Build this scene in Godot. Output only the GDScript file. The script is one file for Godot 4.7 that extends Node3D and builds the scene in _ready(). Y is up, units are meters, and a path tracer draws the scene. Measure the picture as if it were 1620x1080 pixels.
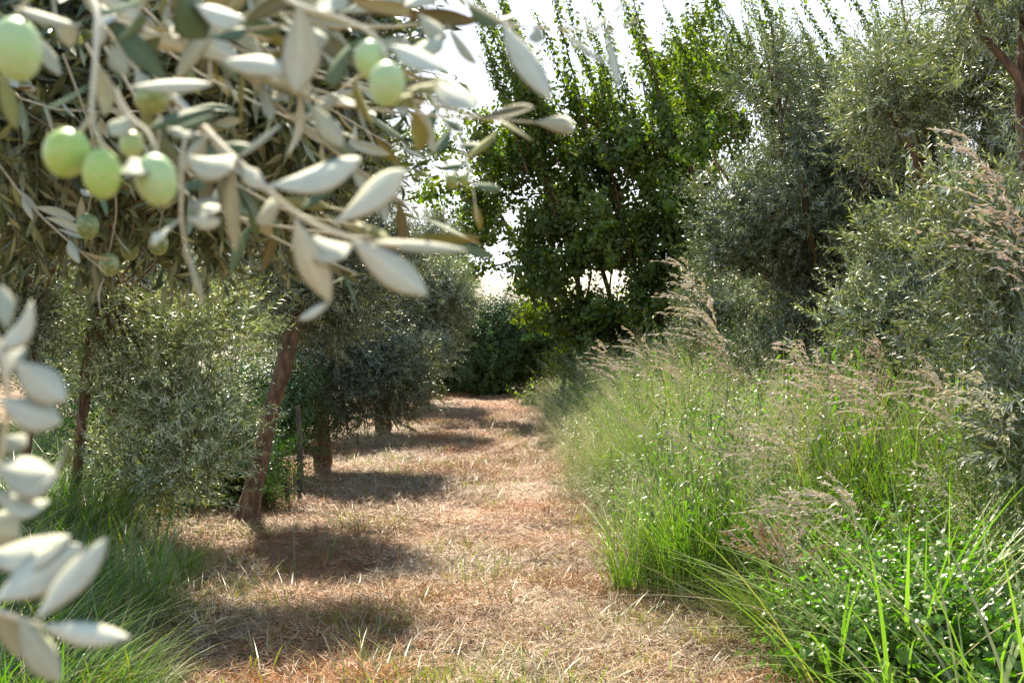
extends Node3D
# An olive grove: a mown straw path between two rows of trees, seen past a near olive branch.

const EYE := Vector3(0, 1.6, 0)
const LENS := 2100.0            # focal length, in units of the 1620 x 1080 frame
const PITCH := 0.019
var rng := RandomNumberGenerator.new()
var used := {}
var M := {}
var soft := FastNoiseLite.new()


# ------------------------------------------------------------------ helpers
class Geo:
	var v := PackedVector3Array()
	var c := PackedColorArray()
	var n := PackedVector3Array()
	func tri(a: Vector3, b: Vector3, d: Vector3, col: Color) -> void:
		v.append(a); v.append(b); v.append(d)
		c.append(col); c.append(col); c.append(col)
	# a leaf folded along its midrib; outline is a list of (place along, half width)
	func leaf(base: Vector3, dir: Vector3, nrm: Vector3, length: float, wid: float, outline: Array, fold: float, droop: float, col: Color) -> void:
		var side := dir.cross(nrm).normalized()
		var up := side.cross(dir).normalized()
		var pm := base
		var pl := base
		var pr := base
		for i in outline.size():
			var t: float = outline[i].x
			var w: float = outline[i].y * wid * 0.5
			var m := base + dir * (t * length) - up * (droop * t * t * length)
			var l := m - side * w + up * (fold * w)
			var r := m + side * w + up * (fold * w)
			if i > 0:
				var w0: float = outline[i - 1].y
				if w0 > 0.0:
					tri(pm, pl, m, col); tri(pm, m, pr, col)
				if w > 0.0:
					if w0 > 0.0:
						tri(pl, l, m, col); tri(pr, m, r, col)
					else:
						tri(pm, l, m, col); tri(pm, m, r, col)
			pm = m; pl = l; pr = r
	func blade(base: Vector3, dir: Vector3, bend: Vector3, length: float, wid: float, segs: int, col: Color, across := Vector3.ZERO) -> void:
		var side := dir.cross(bend).normalized() if across == Vector3.ZERO else across.normalized()
		if side.length() < 0.5:
			side = dir.cross(Vector3(0.3, 0.1, 0.9)).normalized()
		var a := base - side * wid * 0.35
		var b := base + side * wid * 0.35
		for i in segs:
			var t := float(i + 1) / segs
			var p := base + dir * (length * t) + bend * (length * t * t)
			var w := wid * 0.5 * (1.0 - t * t)
			if i == segs - 1:
				tri(a, b, p, col)
			else:
				var a2 := p - side * w
				var b2 := p + side * w
				tri(a, b, b2, col); tri(a, b2, a2, col)
				a = a2; b = b2
	func stick(p: Vector3, q: Vector3, r: float, col: Color) -> void:
		var d := (q - p).normalized()
		var x := d.cross(Vector3(0.37, 0.21, 0.9)).normalized() * r
		var y := d.cross(x).normalized() * r
		var k := [x, -0.5 * x + 0.87 * y, -0.5 * x - 0.87 * y]
		for i in 3:
			var a: Vector3 = k[i]
			var b: Vector3 = k[(i + 1) % 3]
			tri(p + a, q + a * 0.7, q + b * 0.7, col); tri(p + a, q + b * 0.7, p + b, col)
	func done(mat: Material) -> ArrayMesh:
		var a := []
		a.resize(Mesh.ARRAY_MAX)
		a[Mesh.ARRAY_VERTEX] = v
		a[Mesh.ARRAY_COLOR] = c
		if n.size() == v.size():
			a[Mesh.ARRAY_NORMAL] = n
		var m := ArrayMesh.new()
		m.add_surface_from_arrays(Mesh.PRIMITIVE_TRIANGLES, a)
		m.surface_set_material(0, mat)
		return m


func rf(a: float, b: float) -> float:
	return rng.randf_range(a, b)

func ball() -> Vector3:
	while true:
		var p := Vector3(rf(-1, 1), rf(-1, 1), rf(-1, 1))
		var l := p.length()
		if l < 1.0 and l > 0.02:
			return p
	return Vector3.UP

func at(px: float, py: float, d: float) -> Vector3:
	return EYE + Vector3((px - 810.0) / LENS, -(py - 540.0) / LENS, -1.0).rotated(Vector3.RIGHT, -PITCH) * d

func numbered(called: String) -> String:
	used[called] = used.get(called, -1) + 1
	return called if used[called] == 0 else "%s_%03d" % [called, used[called]]

func tag(o: Node, label: String, category := "", group := "", kind := "") -> Node:
	o.set_meta("label", label)
	if category: o.set_meta("category", category)
	if group: o.set_meta("group", group)
	if kind: o.set_meta("kind", kind)
	return o

func thing(called: String, where: Vector3, label: String, category: String, group := "") -> Node3D:
	var o := Node3D.new()
	o.name = numbered(called)
	add_child(o)
	o.position = where
	tag(o, label, category, group, "thing")
	return o

func part(called: String, mesh: Mesh, parent: Node, xf := Transform3D.IDENTITY) -> MeshInstance3D:
	var o := MeshInstance3D.new()
	o.name = called
	o.mesh = mesh
	o.transform = xf
	parent.add_child(o, true)
	return o

func scatter(called: String, mesh: Mesh, xfs: Array, cols: Array, parent: Node) -> MultiMeshInstance3D:
	var mm := MultiMesh.new()
	mm.transform_format = MultiMesh.TRANSFORM_3D
	mm.use_colors = true
	mm.mesh = mesh
	mm.instance_count = xfs.size()
	for i in xfs.size():
		mm.set_instance_transform(i, xfs[i])
		mm.set_instance_color(i, cols[i])
	var o := MultiMeshInstance3D.new()
	o.name = called
	o.multimesh = mm
	parent.add_child(o, true)
	o.set_meta("kind", "stuff")
	return o

# a basis whose y points along dir, rolled at random
func aim(dir: Vector3, s: float, roll := -1.0) -> Basis:
	var y := dir.normalized()
	var x := y.cross(Vector3(0.31, 0.17, 0.93)).normalized()
	var z := x.cross(y).normalized()
	var b := Basis(x, y, z)
	return Basis(y, rf(0, TAU) if roll < 0.0 else roll) * b * Basis.from_scale(Vector3(s, s, s))

# a smooth tapered tube through points; bump makes bark bulges
func tube(pts: Array, radii: Array, sides: int, mat: Material, bump := 0.0, col := Color.WHITE) -> ArrayMesh:
	# resample with a spline
	var P: Array[Vector3] = []
	var R: Array[float] = []
	for i in pts.size() - 1:
		var p0: Vector3 = pts[maxi(i - 1, 0)]
		var p3: Vector3 = pts[mini(i + 2, pts.size() - 1)]
		var steps := 4
		for k in steps:
			var t := float(k) / steps
			P.append((pts[i] as Vector3).cubic_interpolate(pts[i + 1], p0, p3, t))
			R.append(lerpf(radii[i], radii[i + 1], t))
	P.append(pts[-1]); R.append(radii[-1])
	var st := SurfaceTool.new()
	st.begin(Mesh.PRIMITIVE_TRIANGLES)
	st.set_smooth_group(0)
	var prev := Vector3(1, 0, 0.2)
	for i in P.size():
		var d: Vector3 = (P[mini(i + 1, P.size() - 1)] - P[maxi(i - 1, 0)]).normalized()
		var x := (prev - d * prev.dot(d)).normalized()
		prev = x
		var z := d.cross(x)
		for k in sides:
			var a := TAU * k / sides
			var q: Vector3 = P[i]
			var r := R[i] * (1.0 + bump * soft.get_noise_3d(q.x * 60.0 + cos(a) * 40.0, q.y * 60.0, q.z * 60.0 + sin(a) * 40.0) * 1.6)
			st.set_color(col)
			st.add_vertex(q + (x * cos(a) + z * sin(a)) * r)
	for i in P.size() - 1:
		for k in sides:
			var a := i * sides + k
			var b := i * sides + (k + 1) % sides
			st.add_index(a); st.add_index(a + sides); st.add_index(b)
			st.add_index(b); st.add_index(a + sides); st.add_index(b + sides)
	st.generate_normals()
	st.set_material(mat)
	return st.commit()


# ------------------------------------------------------------------ materials
func noise_image(seed_: int, freq: float, size: int, ramp: Array) -> ImageTexture:
	var f := FastNoiseLite.new()
	f.seed = seed_
	f.frequency = freq
	f.fractal_octaves = 5
	f.fractal_gain = 0.6
	var src := f.get_seamless_image(size, size)
	var g := Gradient.new()
	g.offsets = PackedFloat32Array(ramp.map(func(e): return e[0]))
	g.colors = PackedColorArray(ramp.map(func(e): return (e[1] as Color).linear_to_srgb()))
	var im := Image.create(size, size, false, Image.FORMAT_RGB8)
	for y in size:
		for x in size:
			im.set_pixel(x, y, g.sample(src.get_pixel(x, y).r))
	return ImageTexture.create_from_image(im)

func leaf_mat(called: String, rough: float, back: Color, spec := 0.5) -> StandardMaterial3D:
	var m := StandardMaterial3D.new()
	m.resource_name = called
	m.vertex_color_use_as_albedo = true
	m.roughness = rough
	m.metallic_specular = spec
	m.cull_mode = BaseMaterial3D.CULL_DISABLED
	if back.get_luminance() > 0.0:
		m.backlight_enabled = true
		m.backlight = back
	M[called] = m
	return m

func make_materials() -> void:
	leaf_mat("olive_leaf", 0.37, Color(0.66, 0.72, 0.3))
	leaf_mat("mulberry_leaf", 0.45, Color(1.0, 1.1, 0.22))
	leaf_mat("shrub_leaf", 0.38, Color(0.6, 0.8, 0.25))
	leaf_mat("bramble_leaf", 0.33, Color(0.75, 1.0, 0.25))
	leaf_mat("grass_blade", 0.4, Color(0.8, 1.0, 0.4))
	leaf_mat("seed_grass", 0.6, Color(0.62, 0.62, 0.54))
	leaf_mat("straw", 0.55, Color(0.3, 0.25, 0.15))
	leaf_mat("near_leaf", 0.62, Color(0.5, 0.54, 0.32), 0.35)
	leaf_mat("olive_fruit", 0.42, Color(0, 0, 0))
	M.olive_fruit.subsurf_scatter_enabled = true
	M.olive_fruit.subsurf_scatter_strength = 0.25
	leaf_mat("twig", 0.75, Color(0, 0, 0))
	var b := StandardMaterial3D.new()
	b.albedo_texture = noise_image(5, 0.02, 256, [[0.0, Color(0.025, 0.014, 0.008)], [0.42, Color(0.085, 0.045, 0.021)], [0.58, Color(0.16, 0.088, 0.042)], [1.0, Color(0.25, 0.17, 0.10)]])
	b.uv1_triplanar = true
	b.uv1_scale = Vector3(3.2, 1.1, 3.2)
	b.roughness = 0.9
	var hf := FastNoiseLite.new()
	hf.seed = 8; hf.frequency = 0.03; hf.fractal_octaves = 4
	b.heightmap_enabled = true
	b.heightmap_texture = ImageTexture.create_from_image(hf.get_seamless_image(256, 256))
	b.heightmap_scale = 1.2
	M.bark = b
	var w := b.duplicate() as StandardMaterial3D
	w.albedo_texture = noise_image(15, 0.02, 256, [[0.0, Color(0.05, 0.04, 0.03)], [0.5, Color(0.12, 0.09, 0.065)], [1.0, Color(0.24, 0.19, 0.14)]])
	w.uv1_scale = Vector3(8, 1.2, 8)
	M.old_wood = w
	var e := StandardMaterial3D.new()
	e.albedo_texture = noise_image(21, 0.012, 512, [[0.0, Color(0.08, 0.047, 0.024)], [0.42, Color(0.155, 0.095, 0.046)], [0.6, Color(0.24, 0.155, 0.076)], [1.0, Color(0.44, 0.31, 0.18)]])
	e.vertex_color_use_as_albedo = true
	e.uv1_triplanar = true
	e.uv1_world_triplanar = true
	e.uv1_scale = Vector3(0.55, 0.55, 0.55)
	e.roughness = 0.95
	M.earth = e
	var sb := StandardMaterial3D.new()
	sb.albedo_texture = noise_image(31, 0.03, 256, [[0.0, Color(0.36, 0.30, 0.20)], [0.5, Color(0.50, 0.44, 0.32)], [1.0, Color(0.60, 0.54, 0.42)]])  # straw colour, paled to stand in for haze
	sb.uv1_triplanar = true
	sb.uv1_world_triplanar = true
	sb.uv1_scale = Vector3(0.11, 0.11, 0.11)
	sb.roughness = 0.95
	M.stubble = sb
	var wi := StandardMaterial3D.new()
	wi.albedo_color = Color(0.35, 0.33, 0.3)
	wi.metallic = 0.6
	wi.roughness = 0.5
	M.wire = wi


# ------------------------------------------------------------------ plant pieces
const OLIVE := [Vector2(0, 0), Vector2(0.5, 1.0), Vector2(1, 0)]
const OVATE := [Vector2(0, 0), Vector2(0.22, 0.85), Vector2(0.5, 1.0), Vector2(0.8, 0.5), Vector2(1, 0)]

func olive_sprig(seed_: int, length: float, pairs: int) -> ArrayMesh:
	rng.seed = seed_
	var g := Geo.new()
	var bend := Vector3(rf(-0.25, 0.25), 0, rf(-0.25, 0.25))
	var prev := Vector3.ZERO
	for i in 4:
		var t := (i + 1) / 4.0
		var q := Vector3(0, length * t, 0) + bend * (length * t * t)
		g.stick(prev, q, 0.0022 * (1.15 - t * 0.7), Color(0.20, 0.18, 0.12))
		prev = q
	for i in pairs:
		var t := 0.06 + 0.94 * i / (pairs - 1.0)
		var p := Vector3(0, length * t, 0) + bend * (length * t * t)
		var tan_ := (Vector3.UP + bend * 2.0 * t).normalized()
		var a := i * PI / 2.0 + rf(-0.5, 0.5)
		for s in 2:
			if rf(0, 1) < 0.1:
				continue
			var rad := Vector3(cos(a + s * PI), 0, sin(a + s * PI))
			var o := rf(0.45, 1.1)
			var d := (tan_ * cos(o) + rad * sin(o) + ball() * 0.25).normalized()
			var nn := (tan_ * sin(o) - rad * cos(o) + ball() * 0.35).normalized()
			var k := rf(0, 1)
			var col := Color(0.062, 0.086, 0.040).lerp(Color(0.100, 0.122, 0.064), rf(0, 1))
			if k > 0.62:
				col = Color(0.21, 0.23, 0.165).lerp(Color(0.29, 0.305, 0.235), rf(0, 1))
			elif k < 0.05:
				col = Color(0.22, 0.20, 0.07)
			var ln := rf(0.042, 0.062) * (1.0 - 0.35 * t * t)
			g.leaf(p, d, nn, ln, ln * rf(0.2, 0.26), OLIVE, rf(0.1, 0.4), rf(-0.15, 0.3), col)
	return g.done(M.olive_leaf)

# a shoot with broad drooping leaves (mulberry, shrub, bramble)
func broad_shoot(seed_: int, length: float, count: int, leaf_len: float, ratio: float, mat: Material, col_a: Color, col_b: Color, hang: float, curve := 0.15) -> ArrayMesh:
	rng.seed = seed_
	var g := Geo.new()
	var bend := Vector3(rf(-curve, curve), 0, rf(-curve, curve))
	var prev := Vector3.ZERO
	for i in 5:
		var t := (i + 1) / 5.0
		var q := Vector3(0, length * t, 0) + bend * (length * t * t)
		g.stick(prev, q, 0.005 * length * (1.2 - t * 0.8), Color(0.13, 0.10, 0.06))
		prev = q
	for i in count:
		var t := 0.05 + 0.95 * i / (count - 1.0)
		var p := Vector3(0, length * t, 0) + bend * (length * t * t)
		var a := i * 2.4 + rf(-0.5, 0.5)
		var rad := Vector3(cos(a), 0, sin(a))
		var s := leaf_len * rf(0.65, 1.15) * (1.0 - 0.45 * t * t)
		var foot := p + (rad + Vector3.UP * 0.5).normalized() * s * 0.3
		g.stick(p, foot, 0.0012, Color(0.14, 0.16, 0.05))
		var d := (rad + Vector3.UP * rf(0.3, 0.7) - Vector3.UP * hang * rf(0.6, 1.4) + ball() * 0.3).normalized()
		var nn := (Vector3.UP + rad * 0.5 + ball() * 0.5).normalized()
		g.leaf(foot, d, nn, s, s * ratio * rf(0.85, 1.15), OVATE, rf(0.1, 0.4), rf(0.1, 0.5), col_a.lerp(col_b, rf(0, 1)))
	return g.done(mat)

func grass_clump(seed_: int, count: int, lo: float, hi: float, wid: float, spread: float, arch: float, col_a: Color, col_b: Color, dry: float) -> ArrayMesh:
	rng.seed = seed_
	var g := Geo.new()
	for i in count:
		var a := rf(0, TAU)
		var r := sqrt(rf(0, 1)) * spread
		var out := Vector3(cos(a + rf(-1, 1)), 0, sin(a + rf(-1, 1)))
		var l := rf(lo, hi)
		var dir := (Vector3.UP + out * rf(0.05, 0.4)).normalized()
		var bend := out * rf(0.3, 1.0) * arch - Vector3.UP * rf(0.1, 0.55) * arch
		var col := col_a.lerp(col_b, rf(0, 1))
		if rf(0, 1) < dry:
			col = Color(0.36, 0.28, 0.14).lerp(Color(0.42, 0.36, 0.22), rf(0, 1))
		g.blade(Vector3(cos(a) * r, -0.02, sin(a) * r), dir, bend, l, wid * rf(0.6, 1.3), 5, col)
	return g.done(M.grass_blade)

# stems topped with loose panicles
func seed_clump(seed_: int, stems: int, lo: float, hi: float, col_a: Color, col_b: Color, spikelets: int, size: float) -> ArrayMesh:
	rng.seed = seed_
	var g := Geo.new()
	for i in stems:
		var a := rf(0, TAU)
		var base := Vector3(cos(a), 0, sin(a)) * rf(0.0, 0.12)
		var out := Vector3(cos(a + rf(-1, 1)), 0, sin(a + rf(-1, 1)))
		var l := rf(lo, hi)
		var dir := (Vector3.UP + out * rf(0.05, 0.35)).normalized()
		var bend := out * rf(0.1, 0.45) - Vector3.UP * rf(0.02, 0.2)
		var col := col_a.lerp(col_b, rf(0, 1))
		g.blade(base, dir, bend, l, 0.0035, 5, col)
		panicle(g, base, dir, bend, l, 0.3, spikelets, size, col_a, col_b)
		if rf(0, 1) < 0.7:
			g.blade(base + dir * l * rf(0.2, 0.5), (dir + out * 0.7).normalized(), out * 0.4 - Vector3.UP * 0.5, l * 0.35, 0.006, 4, Color(0.14, 0.2, 0.06))
	return g.done(M.seed_grass)

# a copy of mesh, placed by xf and tinted, added to g
func add_copy(g: Geo, mesh: ArrayMesh, xf: Transform3D, tint: Color) -> void:
	var a := mesh.surface_get_arrays(0)
	var vs: PackedVector3Array = xf * (a[Mesh.ARRAY_VERTEX] as PackedVector3Array)
	var cc: PackedColorArray = a[Mesh.ARRAY_COLOR]
	for i in cc.size():
		cc[i] = cc[i] * tint
	g.v.append_array(vs)
	g.c.append_array(cc)

# a square of growth made of many clumps
func sward(seed_: int, meshes: Array, n: int, half: float, lo: float, hi: float, lean: float, red: float) -> ArrayMesh:
	rng.seed = seed_
	var g := Geo.new()
	for i in n:
		var s := rf(lo, hi)
		var b := Basis(Vector3(0, 0, 1), rf(-lean, lean)) * Basis(Vector3.UP, rf(0, TAU)) * Basis.from_scale(Vector3(s, s, s))
		var j := rf(0.75, 1.3)
		add_copy(g, meshes[rng.randi() % meshes.size()], Transform3D(b, Vector3(rf(-half, half), 0, rf(-half, half))), Color(j * rf(1.0 - red, 1.0 + red), j, j * rf(0.85, 1.0)))
	return g.done(meshes[0].surface_get_material(0))

func bough(seed_: int, n: int) -> ArrayMesh:
	rng.seed = seed_
	var g := Geo.new()
	for i in n:
		var p := ball() * 0.15
		var j := rf(0.85, 1.15)
		add_copy(g, sprigs[rng.randi() % sprigs.size()], Transform3D(aim(Vector3.UP * 0.8 + ball() * 1.1, rf(0.85, 1.15)), p), Color(j, j, j * rf(0.92, 1.08)))
	return g.done(M.olive_leaf)

# lays a piece of growth on the soil, tilted with it
func lie(x: float, z: float, sx: float, sy: float) -> Transform3D:
	var e := 0.2
	var nrm := Vector3(height(x - e, z) - height(x + e, z), 2.0 * e, height(x, z - e) - height(x, z + e)).normalized()
	var b := Basis(Quaternion(Vector3.UP, nrm)) * Basis(Vector3.UP, rf(0, TAU)) * Basis.from_scale(Vector3(sx, sy, sx))
	return Transform3D(b, Vector3(x, height(x, z), z))

func panicle(g: Geo, base: Vector3, dir: Vector3, bend: Vector3, l: float, share: float, spikelets: int, size: float, col_a: Color, col_b: Color) -> void:
	for k in spikelets:
		var t := 1.0 - share * (1.0 - k / float(spikelets))
		var p := base + dir * (l * t) + bend * (l * t * t)
		var tan_ := (dir + bend * 2.0 * t).normalized()
		var o := (tan_ * 0.9 + ball() * 0.9 - Vector3.UP * 0.35).normalized()
		var reach := size * rf(1.0, 4.5) * (1.1 - (k / float(spikelets)) * 0.8)
		var q := p + o * reach
		g.blade(p, o, Vector3(0, -0.05, 0), reach, 0.0012, 2, col_b, Vector3(rf(-1, 1), rf(-1, 1), rf(-1, 1)))
		var dd := (o - Vector3.UP * 0.4 + ball() * 0.3).normalized()
		g.leaf(q, dd, ball().normalized(), size * rf(0.8, 1.4), size * 0.32, OLIVE, 0.3, 0.0, col_a.lerp(col_b, rf(0, 1)))


# ------------------------------------------------------------------ trees
var sprigs: Array = []
var near_sprigs: Array = []
var boughs: Array = []
var whips: Array = []
var shrubs: Array = []

func crown_of(lobes: Array, count: int, meshes: Array, s_lo: float, s_hi: float, lift: float, parent: Node, shade_a: Color, shade_b: Color, called := "crown") -> void:
	var total := 0.0
	for l in lobes:
		total += l[1] * l[1]
	var xs: Array = []
	var cs: Array = []
	for m in meshes.size():
		xs.append([]); cs.append([])
	for l in lobes:
		var n := int(count * l[1] * l[1] / total)
		var c: Vector3 = l[0]
		var r: float = l[1]
		var tone := shade_a.lerp(shade_b, rf(0, 1))
		for i in n:
			var u := ball().normalized()
			var p: Vector3 = c + Vector3(u.x, u.y * 0.85, u.z) * r * pow(rf(0.02, 1), 0.42)
			var d := (u * 0.9 + Vector3.UP * lift + ball() * 0.7).normalized()
			var k := rng.randi() % meshes.size()
			xs[k].append(Transform3D(aim(d, rf(s_lo, s_hi)), p))
			var j := rf(0.8, 1.2)
			cs[k].append(Color(tone.r * j, tone.g * j, tone.b * j * rf(0.9, 1.1)))
	for k in meshes.size():
		if xs[k].size():
			scatter(called, meshes[k], xs[k], cs[k], parent)

# trunk: world points and radii; crown: lobes in world space; the tree stands at the first trunk point
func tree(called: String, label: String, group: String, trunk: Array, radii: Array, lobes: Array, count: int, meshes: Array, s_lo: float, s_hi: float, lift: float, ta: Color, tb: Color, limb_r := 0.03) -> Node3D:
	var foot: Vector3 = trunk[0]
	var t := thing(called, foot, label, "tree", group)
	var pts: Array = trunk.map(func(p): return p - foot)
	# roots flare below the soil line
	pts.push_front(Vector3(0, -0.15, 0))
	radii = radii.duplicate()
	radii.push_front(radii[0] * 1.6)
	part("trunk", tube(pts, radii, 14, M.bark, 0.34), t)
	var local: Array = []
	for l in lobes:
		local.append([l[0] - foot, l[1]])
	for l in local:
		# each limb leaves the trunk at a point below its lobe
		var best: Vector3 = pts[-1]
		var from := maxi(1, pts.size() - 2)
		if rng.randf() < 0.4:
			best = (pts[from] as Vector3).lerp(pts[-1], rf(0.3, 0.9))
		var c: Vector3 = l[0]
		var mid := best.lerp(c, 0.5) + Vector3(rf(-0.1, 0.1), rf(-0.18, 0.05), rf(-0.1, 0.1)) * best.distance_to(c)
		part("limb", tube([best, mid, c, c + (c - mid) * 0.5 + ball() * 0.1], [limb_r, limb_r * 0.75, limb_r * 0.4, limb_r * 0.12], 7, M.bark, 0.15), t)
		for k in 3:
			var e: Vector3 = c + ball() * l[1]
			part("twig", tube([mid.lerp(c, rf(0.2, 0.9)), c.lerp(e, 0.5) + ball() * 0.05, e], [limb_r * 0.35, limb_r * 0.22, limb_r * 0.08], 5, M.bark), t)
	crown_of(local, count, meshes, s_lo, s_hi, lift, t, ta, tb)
	return t

func blob(c: Vector3, r: Vector3, n: int, size: float) -> Array:
	var out: Array = []
	for i in n:
		var p := ball()
		p = p.normalized() * pow(p.length(), 0.6)
		var s := minf(r.x, minf(r.y, r.z)) * size * rf(0.75, 1.25)
		out.append([c + Vector3(p.x * (r.x - s * 0.7), p.y * (r.y - s * 0.7), p.z * (r.z - s * 0.7)), s])
	return out


func _ready() -> void:
	rng.seed = 7
	soft.seed = 3
	soft.frequency = 0.01
	# ---------------- camera
	var cam := Camera3D.new()
	cam.name = "camera"
	add_child(cam)
	cam.position = EYE
	cam.rotation.x = -PITCH
	var lens := CameraAttributesPhysical.new()
	lens.frustum_focal_length = 46.667
	lens.frustum_focus_distance = 9.0
	lens.exposure_aperture = 11.0
	lens.frustum_near = 0.05
	lens.frustum_far = 2000.0
	cam.attributes = lens
	cam.fov = 28.84
	cam.near = 0.05
	cam.far = 2000.0
	cam.current = true
	# ---------------- sky, exposure, sun
	var we := WorldEnvironment.new()
	var env := Environment.new()
	env.background_mode = Environment.BG_SKY
	var sm := ProceduralSkyMaterial.new()
	sm.sky_top_color = Color(0.46, 0.59, 0.78)
	sm.sky_horizon_color = Color(0.98, 0.985, 0.98)
	sm.sky_curve = 0.28
	sm.sky_energy_multiplier = 0.95
	sm.ground_bottom_color = Color(0.35, 0.29, 0.22)
	sm.ground_horizon_color = Color(0.7, 0.68, 0.62)
	var sky := Sky.new()
	sky.sky_material = sm
	env.sky = sky
	env.tonemap_mode = Environment.TONE_MAPPER_LINEAR
	env.tonemap_exposure = 2.7
	env.sdfgi_enabled = true
	env.ssao_enabled = true
	env.ssil_enabled = true
	we.environment = env
	we.name = "daylight"
	add_child(we)
	var sun := DirectionalLight3D.new()
	sun.name = "sun"
	sun.light_energy = 1.6
	sun.light_color = Color(1.0, 0.945, 0.85)
	sun.light_angular_distance = 0.5
	sun.shadow_enabled = true
	add_child(sun)
	var to_sun := Vector3(sin(deg_to_rad(-10)) * cos(deg_to_rad(50)), sin(deg_to_rad(50)), -cos(deg_to_rad(-10)) * cos(deg_to_rad(50)))
	sun.look_at_from_position(to_sun * 50.0, Vector3.ZERO)

	make_materials()
	build_ground()
	make_pieces()
	build_left_row()
	build_far_end()
	build_right_row()
	build_right_weeds()
	build_left_grass()
	build_near_tree()


# ------------------------------------------------------------------ ground
func height(x: float, z: float) -> float:
	var h := soft.get_noise_2d(x * 90.0, z * 90.0) * 0.055 + soft.get_noise_2d(x * 22.0 + 500.0, z * 22.0) * 0.10
	var far := smoothstep(45.0, 420.0, -z)
	return h * clampf(1.0 - (-z - 40.0) / 40.0, 0.3, 1.0) + far * 13.0 + far * soft.get_noise_2d(x * 0.8, z * 0.8) * 6.0

func build_ground() -> void:
	var xs: Array[float] = []
	var x := 0.0
	var step := 0.22
	while x < 700.0:
		xs.append(x)
		if x > 7.0: step *= 1.18
		x += step
	var full: Array[float] = []
	for i in range(xs.size() - 1, 0, -1):
		full.append(-xs[i])
	full.append_array(xs)
	var zs: Array[float] = []
	var z := 12.0
	step = 1.5
	while z > -900.0:
		zs.append(z)
		if z < 2.0 and z > -32.0: step = 0.22
		elif z <= -32.0: step *= 1.1
		z -= step
	var st := SurfaceTool.new()
	st.begin(Mesh.PRIMITIVE_TRIANGLES)
	st.set_smooth_group(0)
	for zz in zs:
		for xx in full:
			st.set_color(Color(1, 1, 1))
			st.add_vertex(Vector3(xx, height(xx, zz), zz))
	var w := full.size()
	for j in zs.size() - 1:
		for i in w - 1:
			var a := j * w + i
			st.add_index(a); st.add_index(a + w); st.add_index(a + 1)
			st.add_index(a + 1); st.add_index(a + w); st.add_index(a + w + 1)
	st.generate_normals()
	st.set_material(M.earth)
	var o := part("ground", st.commit(), self)
	tag(o, "brown earth of the grove under straw and weeds", "", "", "structure")
	# stubble field beyond the grove, just above the earth, straw colour paled for haze
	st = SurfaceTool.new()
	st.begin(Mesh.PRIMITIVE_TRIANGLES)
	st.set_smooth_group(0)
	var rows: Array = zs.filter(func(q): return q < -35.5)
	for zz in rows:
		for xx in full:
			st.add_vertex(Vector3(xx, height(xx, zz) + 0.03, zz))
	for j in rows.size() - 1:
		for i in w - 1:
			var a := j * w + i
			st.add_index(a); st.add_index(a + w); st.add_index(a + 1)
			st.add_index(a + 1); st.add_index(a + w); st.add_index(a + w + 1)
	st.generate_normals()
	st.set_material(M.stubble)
	tag(part("field", st.commit(), self), "stubble field rising beyond the grove, paled in place of haze", "", "", "structure")


func make_pieces() -> void:
	for i in 4:
		sprigs.append(olive_sprig(100 + i, rf(0.24, 0.32), 13))
	for i in 6:
		boughs.append(bough(120 + i, 10))
	for i in 3:
		near_sprigs.append(olive_sprig(150 + i, 0.15, 7))
	for i in 3:
		whips.append(broad_shoot(200 + i, 1.0, 24, 0.175, 0.72, M.mulberry_leaf, Color(0.06, 0.105, 0.022), Color(0.165, 0.21, 0.045), 0.95))
		shrubs.append(broad_shoot(230 + i, 0.45, 26, 0.05, 0.5, M.shrub_leaf, Color(0.035, 0.07, 0.02), Color(0.08, 0.12, 0.035), 0.3))
	rng.seed = 71


# ------------------------------------------------------------------ left row
var tall: Node3D

# dense upper crown added out of sight on the last tree, for shade below
func added_shade_top(c: Vector3, r: Vector3, count: int) -> void:
	var lb := blob(c - tall.position, r, 10, 0.65)
	for l in lb:
		var b := Vector3(0.15, 1.9, 0)
		part("limb", tube([b, b.lerp(l[0], 0.5) + ball() * 0.08, l[0]], [0.02, 0.013, 0.006], 6, M.bark, 0.1), tall)
	crown_of(lb, count, boughs, 0.9, 1.2, 0.3, tall, Color(0.9, 0.95, 0.88), Color(1.25, 1.25, 1.15))

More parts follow.
